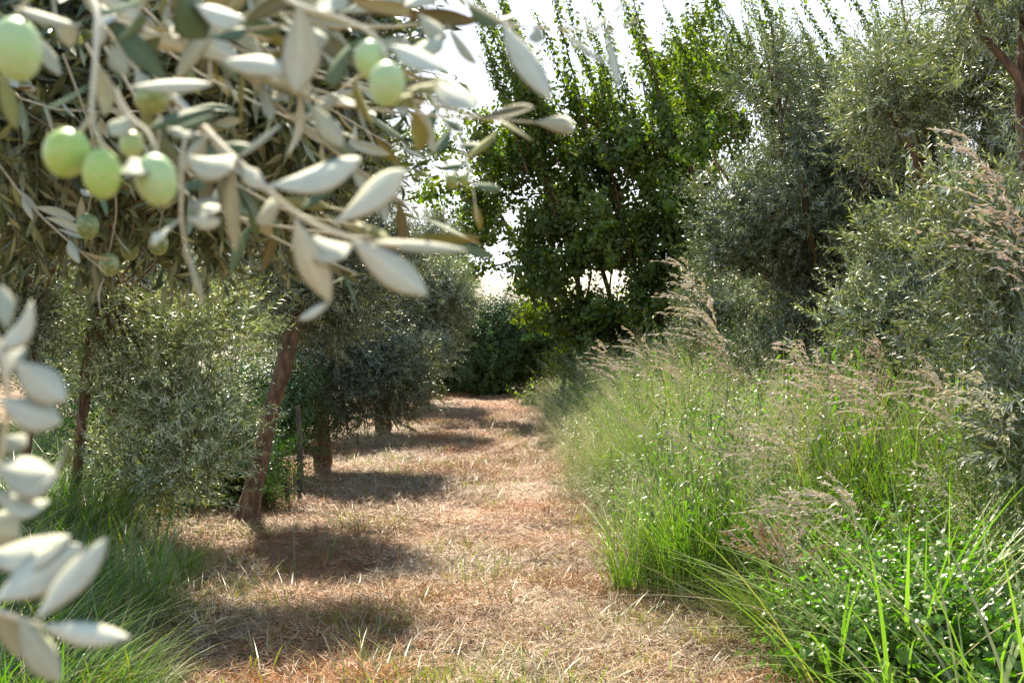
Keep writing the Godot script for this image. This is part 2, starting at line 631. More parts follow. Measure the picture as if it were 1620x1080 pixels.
func build_left_row() -> void:
	var ga := Color(0.95, 0.97, 0.9)
	var gb := Color(1.2, 1.2, 1.15)
	var row := "olive trees along the shaded side of the path"
	# the slender sapling in front
	var lobes := blob(Vector3(-2.4, 1.45, -9.2), Vector3(0.8, 0.6, 0.28), 10, 0.85)
	lobes.append_array(blob(Vector3(-2.2, 0.75, -9.1), Vector3(0.65, 0.55, 0.25), 9, 0.85))
	lobes.append_array(blob(Vector3(-3.2, 1.75, -9.4), Vector3(0.55, 0.45, 0.3), 4, 0.75))
	lobes.append_array(blob(Vector3(-2.45, 0.5, -9.35), Vector3(0.55, 0.35, 0.25), 6, 0.85))
	lobes.append_array(blob(Vector3(-2.0, 2.7, -8.7), Vector3(1.1, 0.4, 0.45), 9, 0.75))  # high lobes hidden by the near crown, extended to shade the path
	tall = tree("olive_sapling", "young silvery olive with a thin dark upright stem, its low branches reaching over the grass", row, [Vector3(-3.08, 0, -9.25), Vector3(-3.02, 0.7, -9.25), Vector3(-2.95, 1.35, -9.3), Vector3(-2.9, 2.0, -9.3)], [0.04, 0.036, 0.032, 0.02], lobes, 2500, sprigs, 0.9, 1.25, 0.3, Color(1.6, 1.62, 1.45), Color(2.1, 2.1, 1.9), 0.012)  # silvery leaf tint raised to stand in for sun glints
	added_shade_top(Vector3(-2.15, 2.8, -8.7), Vector3(1.3, 0.45, 0.7), 190)
	lobes = blob(Vector3(-3.5, 1.9, -8.6), Vector3(0.6, 0.6, 0.5), 4, 0.5)
	lobes.append_array(blob(Vector3(-2.8, 2.65, -7.8), Vector3(1.0, 0.45, 0.6), 8, 0.6))  # unseen upper lobes added to throw shade on the grass
	tall = tree("olive_sapling", "thin olive stem at the left edge of the picture behind the pale blurred leaves", row, [Vector3(-3.22, 0, -8.7), Vector3(-3.2, 0.6, -8.7), Vector3(-3.12, 1.3, -8.7), Vector3(-3.2, 1.9, -8.7)], [0.03, 0.028, 0.024, 0.015], lobes, 2600, sprigs, 0.85, 1.2, 0.35, ga, gb, 0.015)
	added_shade_top(Vector3(-2.7, 2.75, -7.7), Vector3(1.1, 0.4, 0.6), 150)
	# leaning trunk
	lobes = blob(Vector3(-1.6, 2.3, -10.7), Vector3(0.8, 0.9, 0.8), 11, 0.45)
	tree("olive_tree", "olive tree with a leaning reddish brown trunk bare up to shoulder height", row, [Vector3(-2.03, 0, -10.05), Vector3(-1.98, 0.25, -10.07), Vector3(-1.86, 0.8, -10.15), Vector3(-1.74, 1.3, -10.25), Vector3(-1.66, 1.75, -10.4)], [0.13, 0.075, 0.06, 0.055, 0.045], lobes, 270, boughs, 0.85, 1.2, 0.3, ga, gb, 0.04)
	# dark low crown
	lobes = blob(Vector3(-1.75, 1.95, -13.9), Vector3(0.95, 1.0, 0.9), 9, 0.42)
	lobes.append_array(blob(Vector3(-1.65, 0.9, -13.6), Vector3(0.85, 0.6, 0.6), 9, 0.5))
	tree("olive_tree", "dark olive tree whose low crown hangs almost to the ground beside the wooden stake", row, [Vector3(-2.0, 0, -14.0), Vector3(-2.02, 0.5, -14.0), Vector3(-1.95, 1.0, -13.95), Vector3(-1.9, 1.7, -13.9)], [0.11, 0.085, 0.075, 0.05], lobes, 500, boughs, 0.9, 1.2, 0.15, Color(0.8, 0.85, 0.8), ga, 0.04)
	lobes = blob(Vector3(-1.55, 2.0, -17.6), Vector3(1.0, 1.05, 0.9), 10, 0.42)
	lobes.append_array(blob(Vector3(-1.45, 1.0, -17.4), Vector3(0.8, 0.5, 0.5), 7, 0.55))
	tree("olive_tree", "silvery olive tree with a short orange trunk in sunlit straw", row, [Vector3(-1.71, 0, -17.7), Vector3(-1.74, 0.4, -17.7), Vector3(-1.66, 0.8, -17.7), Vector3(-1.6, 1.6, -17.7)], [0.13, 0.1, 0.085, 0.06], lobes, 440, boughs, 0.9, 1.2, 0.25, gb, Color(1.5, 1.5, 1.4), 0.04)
	lobes = blob(Vector3(-1.4, 2.3, -22.8), Vector3(0.85, 1.35, 0.9), 12, 0.42)
	tree("olive_tree", "tall narrow olive at the far end of the shaded row, next to the sky gap", row, [Vector3(-1.55, 0, -23.0), Vector3(-1.5, 0.5, -23.0), Vector3(-1.38, 1.1, -22.9), Vector3(-1.35, 1.9, -22.9)], [0.13, 0.1, 0.08, 0.05], lobes, 430, boughs, 0.9, 1.2, 0.25, gb, Color(1.45, 1.45, 1.35), 0.04)
	# the second row behind
	var n := 0
	var words := ["behind the leaning trunk", "behind the thin saplings", "behind the dark low crown", "behind the silvery olive", "deepest in the grove"]
	for s in [[-4.4, -15.0, 1.5], [-6.6, -15.6, 1.7], [-4.6, -19.0, 1.6], [-4.0, -23.5, 1.7], [-7.4, -20.5, 2.0]]:
		lobes = blob(Vector3(s[0], 1.75, s[1]), Vector3(s[2], 1.35, s[2]), 12, 0.45)
		tree("olive_tree", "shaded olive tree of the second row, %s" % words[n], "olive trees of the second row", [Vector3(s[0], 0, s[1]), Vector3(s[0] + 0.05, 0.6, s[1]), Vector3(s[0] - 0.05, 1.2, s[1]), Vector3(s[0], 1.9, s[1])], [0.16, 0.12, 0.1, 0.07], lobes, 330, boughs, 0.95, 1.35, 0.25, ga, gb, 0.05)
		n += 1
	# evergreen bushes between the trunks
	n = 0
	for s in [[-2.55, 0.55, -12.9, 0.55, "bright glossy green bush between the leaning trunk and the wooden stake"], [-2.6, 0.5, -15.8, 0.6, "leafy green bush behind the dark low olive crown"], [-3.3, 0.6, -11.4, 0.7, "green bush in the shade behind the sapling"], [-2.35, 0.4, -10.9, 0.45, "low green bush against the back of the leaning trunk"]]:
		var t := thing("evergreen_bush", Vector3(s[0], 0, s[2]), s[4], "bush", "bushes between the olive trunks")
		for k in 5:
			part("stem", tube([Vector3(rf(-0.05, 0.05), -0.05, rf(-0.05, 0.05)), Vector3(rf(-0.2, 0.2), 0.4, rf(-0.2, 0.2)), Vector3(rf(-0.4, 0.4), 0.8, rf(-0.4, 0.4))], [0.014, 0.01, 0.004], 5, M.bark), t)
		crown_of(blob(Vector3(0, s[1], 0), Vector3(s[3], s[1] + 0.1, s[3]), 8, 0.5), 620, shrubs, 0.8, 1.1, 0.4, t, Color(1.1, 1.2, 1.0), Color(1.6, 1.6, 1.3))
	# stake
	var st := thing("wooden_stake", Vector3(-1.87, 0, -11.65), "thin weathered wooden stake standing beside the path", "stake")
	part("post", tube([Vector3(0, -0.2, 0), Vector3(0.005, 0.3, 0), Vector3(0.0, 0.6, 0.01), Vector3(-0.015, 0.82, 0.0)], [0.03, 0.028, 0.026, 0.02], 8, M.old_wood, 0.1), st)
	var st2 := thing("wooden_stake", Vector3(-1.86, 0, -11.0), "shorter dark stake just in front of the thin weathered stake", "stake")
	part("post", tube([Vector3(0, -0.2, 0), Vector3(-0.01, 0.15, 0), Vector3(0.01, 0.33, 0.01)], [0.024, 0.022, 0.016], 8, M.old_wood, 0.1), st2)


# ------------------------------------------------------------------ far end
func build_far_end() -> void:
	var n := 0
	var where := ["below the tall narrow olive", "closing the middle of the path", "under the mulberry branches", "behind the mulberry stems"]
	for s in [[-1.45, -27.2, 1.0], [-0.45, -27.0, 1.0], [0.55, -27.1, 1.0], [1.5, -27.0, 1.0]]:
		var t := thing("dark_shrub", Vector3(s[0], 0, s[1]), "dense dark shrub at the end of the path, %s" % where[n], "shrub", "dark shrubs closing the path")
		for k in 5:
			part("stem", tube([Vector3(rf(-0.1, 0.1), -0.05, 0), Vector3(rf(-0.3, 0.3), 0.6, rf(-0.3, 0.3)), Vector3(rf(-0.6, 0.6), 1.3, rf(-0.4, 0.4))], [0.03, 0.02, 0.006], 6, M.bark), t)
		var lb := blob(Vector3(0, 0.85, 0), Vector3(0.95, 1.0, 0.8), 13, 0.5)
		crown_of(lb, 1900, shrubs, 1.0, 1.5, 0.3, t, Color(1.1, 1.2, 1.0), Color(1.5, 1.5, 1.3))
		n += 1
	# mulberry trees
	mulberry("tall green mulberry tree with long upswept shoots against the white sky", Vector3(1.85, 0, -21.0), Vector3(1.55, 3.15, -21.0), Vector3(2.15, 2.4, 1.5), 2300, 40, [Vector3(0.75, 0, -20.6), Vector3(0.95, 0, -20.8), Vector3(1.25, 0, -20.7)])
	mulberry("mulberry tree whose upright shoots rise behind the big olive trees", Vector3(5.4, 0, -23.0), Vector3(5.2, 4.0, -23.0), Vector3(2.2, 2.6, 1.6), 1350, 34, [])
	# seedling and low hanging bright leaves
	var sd := thing("mulberry_seedling", Vector3(0.3, 0, -23.5), "small bright green mulberry seedling at the foot of the dark shrub", "seedling")
	for k in 6:
		var d := Vector3(rf(-0.8, 0.8), rf(0.7, 1.0), rf(-0.4, 0.6))
		part("shoot", whips[k % 3], sd, Transform3D(aim(d, rf(0.45, 0.62)), Vector3(rf(-0.12, 0.12), -0.02, rf(-0.1, 0.1))))
	# wire fence in the gap behind the shrubs
	var f := thing("wire_fence", Vector3(0, 0, -34.0), "thin wire fence crossing the gap beyond the shrubs", "fence")
	for k in 5:
		var x := -2.0 + k * 2.5
		part("post", tube([Vector3(x, height(x, -34.0) - 0.3, 0), Vector3(x, 1.0, 0), Vector3(x + 0.03, 1.95, 0)], [0.05, 0.045, 0.04], 7, M.old_wood, 0.1), f)
	for y in [0.8, 1.3, 1.82]:
		part("wire", tube([Vector3(-2, y, 0.05), Vector3(3, y - 0.03, 0.05), Vector3(8, y, 0.05)], [0.006, 0.006, 0.006], 5, M.wire), f)

func mulberry(label: String, foot: Vector3, c: Vector3, r: Vector3, count: int, tall: int, suckers: Array) -> void:
	var t := thing("mulberry_tree", foot, label, "tree", "mulberry trees beyond the weeds")
	var xs: Array = [[], [], []]
	var cs: Array = [[], [], []]
	var cl := c - foot
	for s in suckers:
		var b: Vector3 = s - foot
		part("stem", tube([b - Vector3(0, 0.1, 0), b + Vector3(rf(-0.05, 0.1), 0.6, 0), b + Vector3(rf(0.0, 0.25), 1.5, 0), b + Vector3(0.3, 2.3, 0)], [0.035, 0.03, 0.025, 0.012], 7, M.bark, 0.15), t)
	# several trunks from one stool, each carrying clumps of leafy shoots on side limbs
	for k in 6:
		var q := (k - 2.5) / 2.5
		var b := Vector3(q * 0.35 + rf(-0.1, 0.1), -0.1, rf(-0.3, 0.3))
		var w1 := Vector3(q * r.x * 0.45 + rf(-0.15, 0.15), cl.y * 0.45, rf(-0.4, 0.4))
		var w2 := Vector3(cl.x + q * r.x * 0.75 - 0.1 + rf(-0.2, 0.2), cl.y + rf(0.0, 0.5), cl.z + rf(-0.7, 0.7))
		var w3 := w2 + Vector3(-0.5 + rf(-0.2, 0.2), r.y * rf(0.55, 0.8), rf(-0.2, 0.2))
		part("trunk", tube([b, w1, w2, w3], [0.06, 0.042, 0.028, 0.01], 8, M.bark, 0.15), t)
		for n in int(count / 6.0 / 15.0):
			var u := rf(0.12, 1.0)
			var p := b.lerp(w1, u * 3.0) if u < 0.333 else (w1.lerp(w2, u * 3.0 - 1.0) if u < 0.667 else w2.lerp(w3, u * 3.0 - 2.0))
			var o := Vector3(rf(-1, 1), rf(-0.35, 0.5), rf(-1, 1)).normalized()
			var e := p + o * rf(0.3, 0.95)
			e.y = maxf(e.y, 0.65)
			part("limb", tube([p, p.lerp(e, 0.5) + ball() * 0.08, e], [0.018, 0.012, 0.005], 5, M.bark), t)
			var tone := rf(0.75, 1.3)
			for i in 15:
				var d := (Vector3(-0.35, 0.55, 0.1) + o * 0.5 + ball() * 1.0).normalized()
				var m := rng.randi() % 3
				xs[m].append(Transform3D(aim(d, rf(0.4, 0.75)), e + ball() * 0.26))
				var j := tone * rf(0.85, 1.2)
				cs[m].append(Color(j * rf(0.9, 1.2), j, j * 0.9))
	# long shoots swept up and over to one side
	for k in tall:
		var p := cl + Vector3(rf(-0.85, 1.0) * r.x, rf(0.1, 0.85) * r.y, rf(-0.6, 0.6) * r.z)
		var d := Vector3(rf(-0.62, -0.25), 1.0, rf(-0.15, 0.25)).normalized()
		var l := rf(1.9, 2.9)
		part("limb", tube([p - d * 0.6, p + d * 0.2, p + d * l * 0.6, p + d * l], [0.014, 0.011, 0.006, 0.003], 5, M.bark), t)
		for i in 11:
			var m := rng.randi() % 3
			xs[m].append(Transform3D(aim(d + ball() * 0.12, rf(0.5, 0.8) * (1.0 - i * 0.03)), p + d * (l * 0.085 * i - 0.4) + ball() * 0.05))
			var j := rf(0.8, 1.25)
			cs[m].append(Color(j, j, j))
	for m in 3:
		scatter("crown", whips[m], xs[m], cs[m], t)


# ------------------------------------------------------------------ right row
func build_right_row() -> void:
	var ga := Color(0.95, 1.0, 0.92)
	var gb := Color(1.4, 1.42, 1.3)
	var row := "olive trees beyond the tall weeds"
	var lobes := blob(Vector3(2.95, 2.35, -12.6), Vector3(1.2, 1.25, 1.1), 14, 0.4)
	lobes.append_array(blob(Vector3(3.0, 3.6, -12.8), Vector3(1.0, 0.8, 0.9), 7, 0.42))
	lobes.append_array(blob(Vector3(3.55, 2.9, -12.0), Vector3(0.9, 1.2, 0.7), 9, 0.5))
	lobes.append_array(blob(Vector3(2.2, 2.2, -12.5), Vector3(0.6, 0.7, 0.6), 5, 0.6))
	lobes.append_array(blob(Vector3(2.85, 1.25, -12.2), Vector3(1.1, 0.55, 0.8), 8, 0.6))
	tree("olive_tree", "big dark olive tree next to the mulberry, its crown bulging over the tall weeds", row, [Vector3(2.95, 0, -12.8), Vector3(2.9, 0.5, -12.8), Vector3(2.95, 1.1, -12.75), Vector3(2.95, 2.0, -12.7)], [0.17, 0.14, 0.12, 0.08], lobes, 860, boughs, 0.9, 1.35, 0.45, Color(0.72, 0.78, 0.7), Color(1.15, 1.18, 1.05), 0.05)  # leaf tint lowered to paint in the dark hollows of this crown
	lobes = blob(Vector3(3.55, 2.6, -10.2), Vector3(1.15, 1.3, 1.0), 13, 0.4)
	lobes.append_array(blob(Vector3(3.6, 3.35, -10.4), Vector3(1.0, 0.75, 0.9), 7, 0.5))
	lobes.append_array(blob(Vector3(3.3, 1.35, -9.9), Vector3(1.0, 0.6, 0.7), 7, 0.55))
	tree("olive_tree", "tall grey green olive tree in the middle of the weedy row with feathery top", row, [Vector3(3.6, 0, -10.4), Vector3(3.62, 0.6, -10.4), Vector3(3.55, 1.3, -10.3), Vector3(3.55, 2.1, -10.3)], [0.16, 0.13, 0.11, 0.07], lobes, 680, boughs, 0.9, 1.4, 0.5, Color(1.15, 1.18, 1.08), Color(1.6, 1.6, 1.45), 0.05)
	lobes = blob(Vector3(2.95, 2.0, -7.1), Vector3(0.75, 1.2, 0.8), 12, 0.42)
	lobes.append_array(blob(Vector3(3.0, 3.1, -7.6), Vector3(0.8, 0.7, 0.8), 6, 0.42))
	lobes.append_array(blob(Vector3(2.75, 1.15, -6.9), Vector3(0.6, 0.5, 0.5), 5, 0.6))
	tree("olive_tree", "near olive tree at the right edge of the picture with long leafy sprays", row, [Vector3(3.1, 0, -7.3), Vector3(3.12, 0.6, -7.3), Vector3(3.05, 1.2, -7.25), Vector3(3.0, 2.2, -7.2)], [0.15, 0.12, 0.1, 0.06], lobes, 360, boughs, 0.9, 1.3, 0.5, Color(1.15, 1.18, 1.08), Color(1.6, 1.6, 1.45), 0.045)
	lobes = blob(Vector3(2.75, 1.65, -15.6), Vector3(0.9, 0.75, 0.7), 9, 0.5)
	tree("olive_tree", "small olive tree with forked brown trunks between the mulberry and the big olive", row, [Vector3(2.75, 0, -15.6), Vector3(2.68, 0.5, -15.6), Vector3(2.62, 0.95, -15.6), Vector3(2.66, 1.5, -15.6)], [0.12, 0.1, 0.07, 0.04], lobes, 260, boughs, 0.9, 1.2, 0.4, ga, gb, 0.035)
	var n := 0
	var words := ["behind the big dark olive", "at the far right behind the other crowns", "farthest along the weedy row"]
	for s in [[5.0, -14.5, 1.6], [6.2, -11.5, 1.9], [4.2, -18.5, 1.3]]:
		lobes = blob(Vector3(s[0], 2.3, s[1]), Vector3(s[2], 1.45, s[2]), 11, 0.42)
		tree("olive_tree", "shaded olive tree %s" % words[n], row, [Vector3(s[0], 0, s[1]), Vector3(s[0] + 0.05, 0.6, s[1]), Vector3(s[0] - 0.05, 1.2, s[1]), Vector3(s[0], 1.9, s[1])], [0.16, 0.12, 0.1, 0.07], lobes, 360, boughs, 0.95, 1.35, 0.4, ga, gb, 0.05)
		n += 1


# ------------------------------------------------------------------ weeds on the sunny side, straw on the path
func weed_edge(d: float) -> float:
	var k := [[4.0, 1.5], [5.5, 1.2], [6.4, 0.95], [7.3, 0.68], [9.0, 0.66], [11.0, 0.62], [14.0, 0.66], [17.0, 0.62], [22.0, 0.6], [28.0, 1.0], [34.0, 1.2]]
	for i in k.size() - 1:
		if d < k[i + 1][0]:
			return lerpf(k[i][1], k[i + 1][1], (d - k[i][0]) / (k[i + 1][0] - k[i][0]))
	return 1.2

func build_right_weeds() -> void:
	var greens: Array = []
	var seeds: Array = []
	var leafy: Array = []
	for i in 3:
		greens.append(grass_clump(300 + i, 34, 0.45, 1.0, 0.008, 0.12, 0.95, Color(0.12, 0.20, 0.035), Color(0.27, 0.33, 0.09), 0.2))
		seeds.append(seed_clump(320 + i, 6, 0.7, 1.1, Color(0.46, 0.41, 0.26), Color(0.36, 0.37, 0.19), 30, 0.017))
		leafy.append(broad_shoot(340 + i, 0.8, 38, 0.10, 0.24, M.bramble_leaf, Color(0.12, 0.185, 0.04), Color(0.24, 0.30, 0.085), 0.7, 0.35))
	var straws: Array = []
	var green_sward: Array = []
	var seed_sward: Array = []
	var leafy_sward: Array = []
	for i in 4:
		straws.append(straw_mat(400 + i))
		green_sward.append(sward(350 + i, greens, 26, 0.34, 0.7, 1.2, 0.2, 0.12))
		seed_sward.append(sward(360 + i, seeds, 20, 0.34, 0.7, 1.15, 0.2, 0.08))
		leafy_sward.append(sward(370 + i, leafy, 15, 0.34, 0.7, 1.25, 0.3, 0.05))
	rng.seed = 73
	var X := {"g": [[], [], [], []], "s": [[], [], [], []], "l": [[], [], [], []]}
	var C := {"g": [[], [], [], []], "s": [[], [], [], []], "l": [[], [], [], []]}
	var d := 4.6
	while d < 29.0:
		var cell := 0.42 + d * 0.006
		var x0 := weed_edge(d) + (0.6 if d < 7.6 else (0.42 if d < 9.0 else 0.26)) + soft.get_noise_2d(d * 70.0, 33.0) * 0.4
		var x := x0 - 0.1 + rf(0, 0.3)
		while x < minf(x0 + 3.0, 0.42 * d + 0.5):
			var px := x + rf(-0.18, 0.18)
			var pd := d + rf(-0.18, 0.18)
			var into := clampf((px - x0) / 0.8, 0.0, 1.0)
			var patch := soft.get_noise_2d(px * 60.0 + 900.0, pd * 40.0)
			var sy := (lerpf(0.72 if pd < 9.0 else 0.5, 1.05, into) + clampf((px - x0 - 0.7) * 0.12, 0.0, 0.15)) * rf(0.8, 1.3) * (0.5 if pd < 6.6 else (0.75 if pd < 7.6 and px > 1.1 else 1.08))
			var dry := (1.0 - into * 0.72 if pd > 8.4 else 0.15) + patch * 0.3
			for kind in ["g", "s", "l"]:
				var share: float = {"g": 0.95 - dry * 0.55 + patch * 0.3 - (0.35 if pd < 9.0 else 0.0), "s": dry * 0.95, "l": 0.9 - patch * 0.7 - dry * 0.35 + (0.25 if pd < 9.0 else 0.0)}[kind]
				if rf(0, 1) > share:
					continue
				var k := rng.randi() % 4
				X[kind][k].append(lie(px + rf(-0.1, 0.1), -pd, lerpf(0.75, 1.0, into), sy * rf(0.85, 1.15)))
				var j := rf(0.85, 1.2)
				C[kind][k].append(Color(j * rf(0.95, 1.1), j, j * rf(0.9, 1.05)))
			x += cell
		d += cell
	for k in 4:
		tag(scatter(numbered("tall_grass"), green_sward[k], X.g[k], C.g[k], self), "bright green uncut grass filling the sunny side of the path")
		tag(scatter(numbered("feathery_grass"), seed_sward[k], X.s[k], C.s[k], self), "pale feathery seeding grass along the sunny edge of the path")
		tag(scatter(numbered("leafy_weeds"), leafy_sward[k], X.l[k], C.l[k], self), "leafy green weeds mixed into the tall grass")
	# straw
	var sx: Array = [[], [], [], []]
	var sc: Array = [[], [], [], []]
	d = 4.9
	while d < 30.0:
		var cell := 0.40 + d * 0.008
		var x := maxf(-0.43 * d, -2.5 - d * 0.03) + rf(0, 0.2)
		while x < weed_edge(d) + 0.8:
			var px := x + rf(-0.2, 0.2)
			var pd := d + rf(-0.2, 0.2)
			var pat := soft.get_noise_2d(px * 110.0, pd * 110.0)
			var pat2 := soft.get_noise_2d(px * 45.0 + 300.0, pd * 45.0)
			var bare := soft.get_noise_2d(px * 75.0 - 800.0, pd * 75.0)
			if bare < -0.28 and rf(0, 1) < 0.75:
				x += cell
				continue
			var k := rng.randi() % 4
			sx[k].append(lie(px, -pd, rf(0.9, 1.2), rf(0.7, 1.3) * (1.0 + maxf(pat, 0.0) * 1.4)))
			var t := Color(1, 1, 1).lerp(Color(1.06, 0.74, 0.44), clampf(pat2 * 3.0 + 0.45 + rf(-0.2, 0.2), 0, 1))
			var j := rf(0.78, 1.15) * (1.0 + pat * 0.5)
			sc[k].append(Color(t.r * j, t.g * j, t.b * j))
			x += cell
		d += cell
	for k in 4:
		tag(scatter(numbered("straw"), straws[k], sx[k], sc[k], self), "dry mown straw covering the path")
	build_sprouts()
	build_seed_stalks()
	build_reeds()
	build_brambles()

func straw_mat(seed_: int) -> ArrayMesh:
	rng.seed = seed_
	var g := Geo.new()
	for i in 3000:
		var a := rf(0, TAU)
		var r := pow(rf(0, 1), 0.62) * 0.46
		var px := cos(a) * r
		var pz := sin(a) * r
		var h := rf(0, TAU)
		var lump := soft.get_noise_2d(px * 420.0 + seed_ * 77.0, pz * 420.0)
		var hue := soft.get_noise_2d(px * 260.0 - seed_ * 51.0, pz * 260.0)
		var d := Vector3(cos(h), rf(-0.05, 0.42 + maxf(lump, 0.0) * 0.9), sin(h)).normalized()
		var bend := Vector3(rf(-0.3, 0.3), rf(-0.12, 0.08), rf(-0.3, 0.3))
		var k := rf(0, 1) + lump * 0.35
		var col := Color(0.25, 0.148, 0.056).lerp(Color(0.40, 0.265, 0.115), rf(0, 1))
		if k < 0.36: col = Color(0.155, 0.086, 0.038)
		elif k > 0.92: col = Color(0.48, 0.385, 0.235)
		elif hue + rf(-0.2, 0.2) > 0.22: col = Color(0.41, 0.205, 0.066)
		g.blade(Vector3(px, rf(-0.005, 0.03) + maxf(lump, -0.1) * 0.045, pz), d, bend, rf(0.03, 0.10), rf(0.0018, 0.0045), 3, col, Vector3(-sin(h), rf(-0.6, 0.6), cos(h)))
	return g.done(M.straw)

func build_sprouts() -> void:
	var tuft: Array = []
	for i in 2:
		tuft.append(grass_clump(420 + i, 14, 0.07, 0.24, 0.006, 0.08, 0.7, Color(0.30, 0.23, 0.04), Color(0.45, 0.27, 0.06), 0.35))
	rng.seed = 74
	var xs: Array = [[], []]
	var cs: Array = [[], []]
	for i in 3600:
		var d := 5.2 + pow(rf(0, 1), 1.5) * 17.0
		var x := rf(-0.40, 0.3) * d
		if x < -2.4 or x > weed_edge(d) + 0.2:
			continue
		var pat := soft.get_noise_2d(x * 70.0 + 40.0, d * 60.0)
		if pat < 0.12 and rf(0, 1) > 0.12:
			continue
		var k := rng.randi() % 2
		var s := rf(0.5, 1.3)
		xs[k].append(Transform3D(Basis(Vector3.UP, rf(0, TAU)) * Basis.from_scale(Vector3(s, s, s)), Vector3(x, height(x, -d), -d)))
		cs[k].append(Color(1, 1, 1).lerp(Color(0.55, 0.85, 0.5), pow(rf(0, 1), 2.0) * 0.8))
	for k in 2:
		tag(scatter(numbered("short_grass"), tuft[k], xs[k], cs[k], self), "sparse yellow green grass sprouting through the straw")

# ---- single grasses with seed heads
func seed_stalk(foot: Vector3, head: Vector3, droop: Vector3, col_a: Color, col_b: Color, size: float, spikelets: int, blades: int, called: String, label: String, group: String) -> void:
	var t := thing(called, foot, label, "grass", group)
	var h := head - foot
	var l := h.length()
	var dir := (h - droop * l * 0.6).normalized()
	var bend := (h - dir * l) / l
	var g := Geo.new()
	g.blade(Vector3(0, -0.05, 0), dir, bend, l, 0.006, 10, Color(0.25, 0.26, 0.11))
	g.blade(Vector3(0, -0.05, 0), dir, bend, l, 0.006, 10, Color(0.25, 0.26, 0.11), dir.cross(bend).cross(dir))
	part("stem", g.done(M.seed_grass), t)
	g = Geo.new()
	# side branches, each with its own spikelets
	for k in 16:
		var q := 0.74 + 0.26 * k / 15.0
		var p := dir * (l * q) + bend * (l * q * q)
		var tan_ := (dir + bend * 2.0 * q).normalized()
		var o := (tan_ + ball() * 0.85).normalized()
		var reach := minf(size, 0.028) * (16.0 - k * 0.55) * rf(0.7, 1.1)
		g.blade(p, o, droop * 0.5 - Vector3.UP * 0.22, reach, 0.0018, 4, col_b, Vector3(rf(-1, 1), rf(-1, 1), rf(-1, 1)))
		for s in spikelets:
			var u := rf(0.25, 1.0)
			var b := p + o * (reach * u) + (droop * 0.5 - Vector3.UP * 0.22) * (reach * u * u)
			var dd := (o + droop * 0.8 - Vector3.UP * 0.5 + ball() * 0.5).normalized()
			g.leaf(b, dd, ball().normalized(), size * rf(0.8, 1.4), size * 0.34, OLIVE, 0.4, 0.0, col_a.lerp(col_b, rf(0, 1)))
	part("seed_head", g.done(M.seed_grass), t)
	for k in blades:
		g = Geo.new()
		var q := rf(0.15, 0.6)
		var p := dir * (l * q) + bend * (l * q * q)
		var a := rf(0, TAU)
		var o := Vector3(cos(a), 0, sin(a))
		g.blade(p, (dir + o * 0.6).normalized(), o * rf(0.2, 0.5) - Vector3.UP * rf(0.2, 0.7), rf(0.3, 0.5), rf(0.008, 0.014), 7, Color(0.12, 0.21, 0.05).lerp(Color(0.2, 0.27, 0.08), rf(0, 1)))
		part("blade", g.done(M.grass_blade), t)

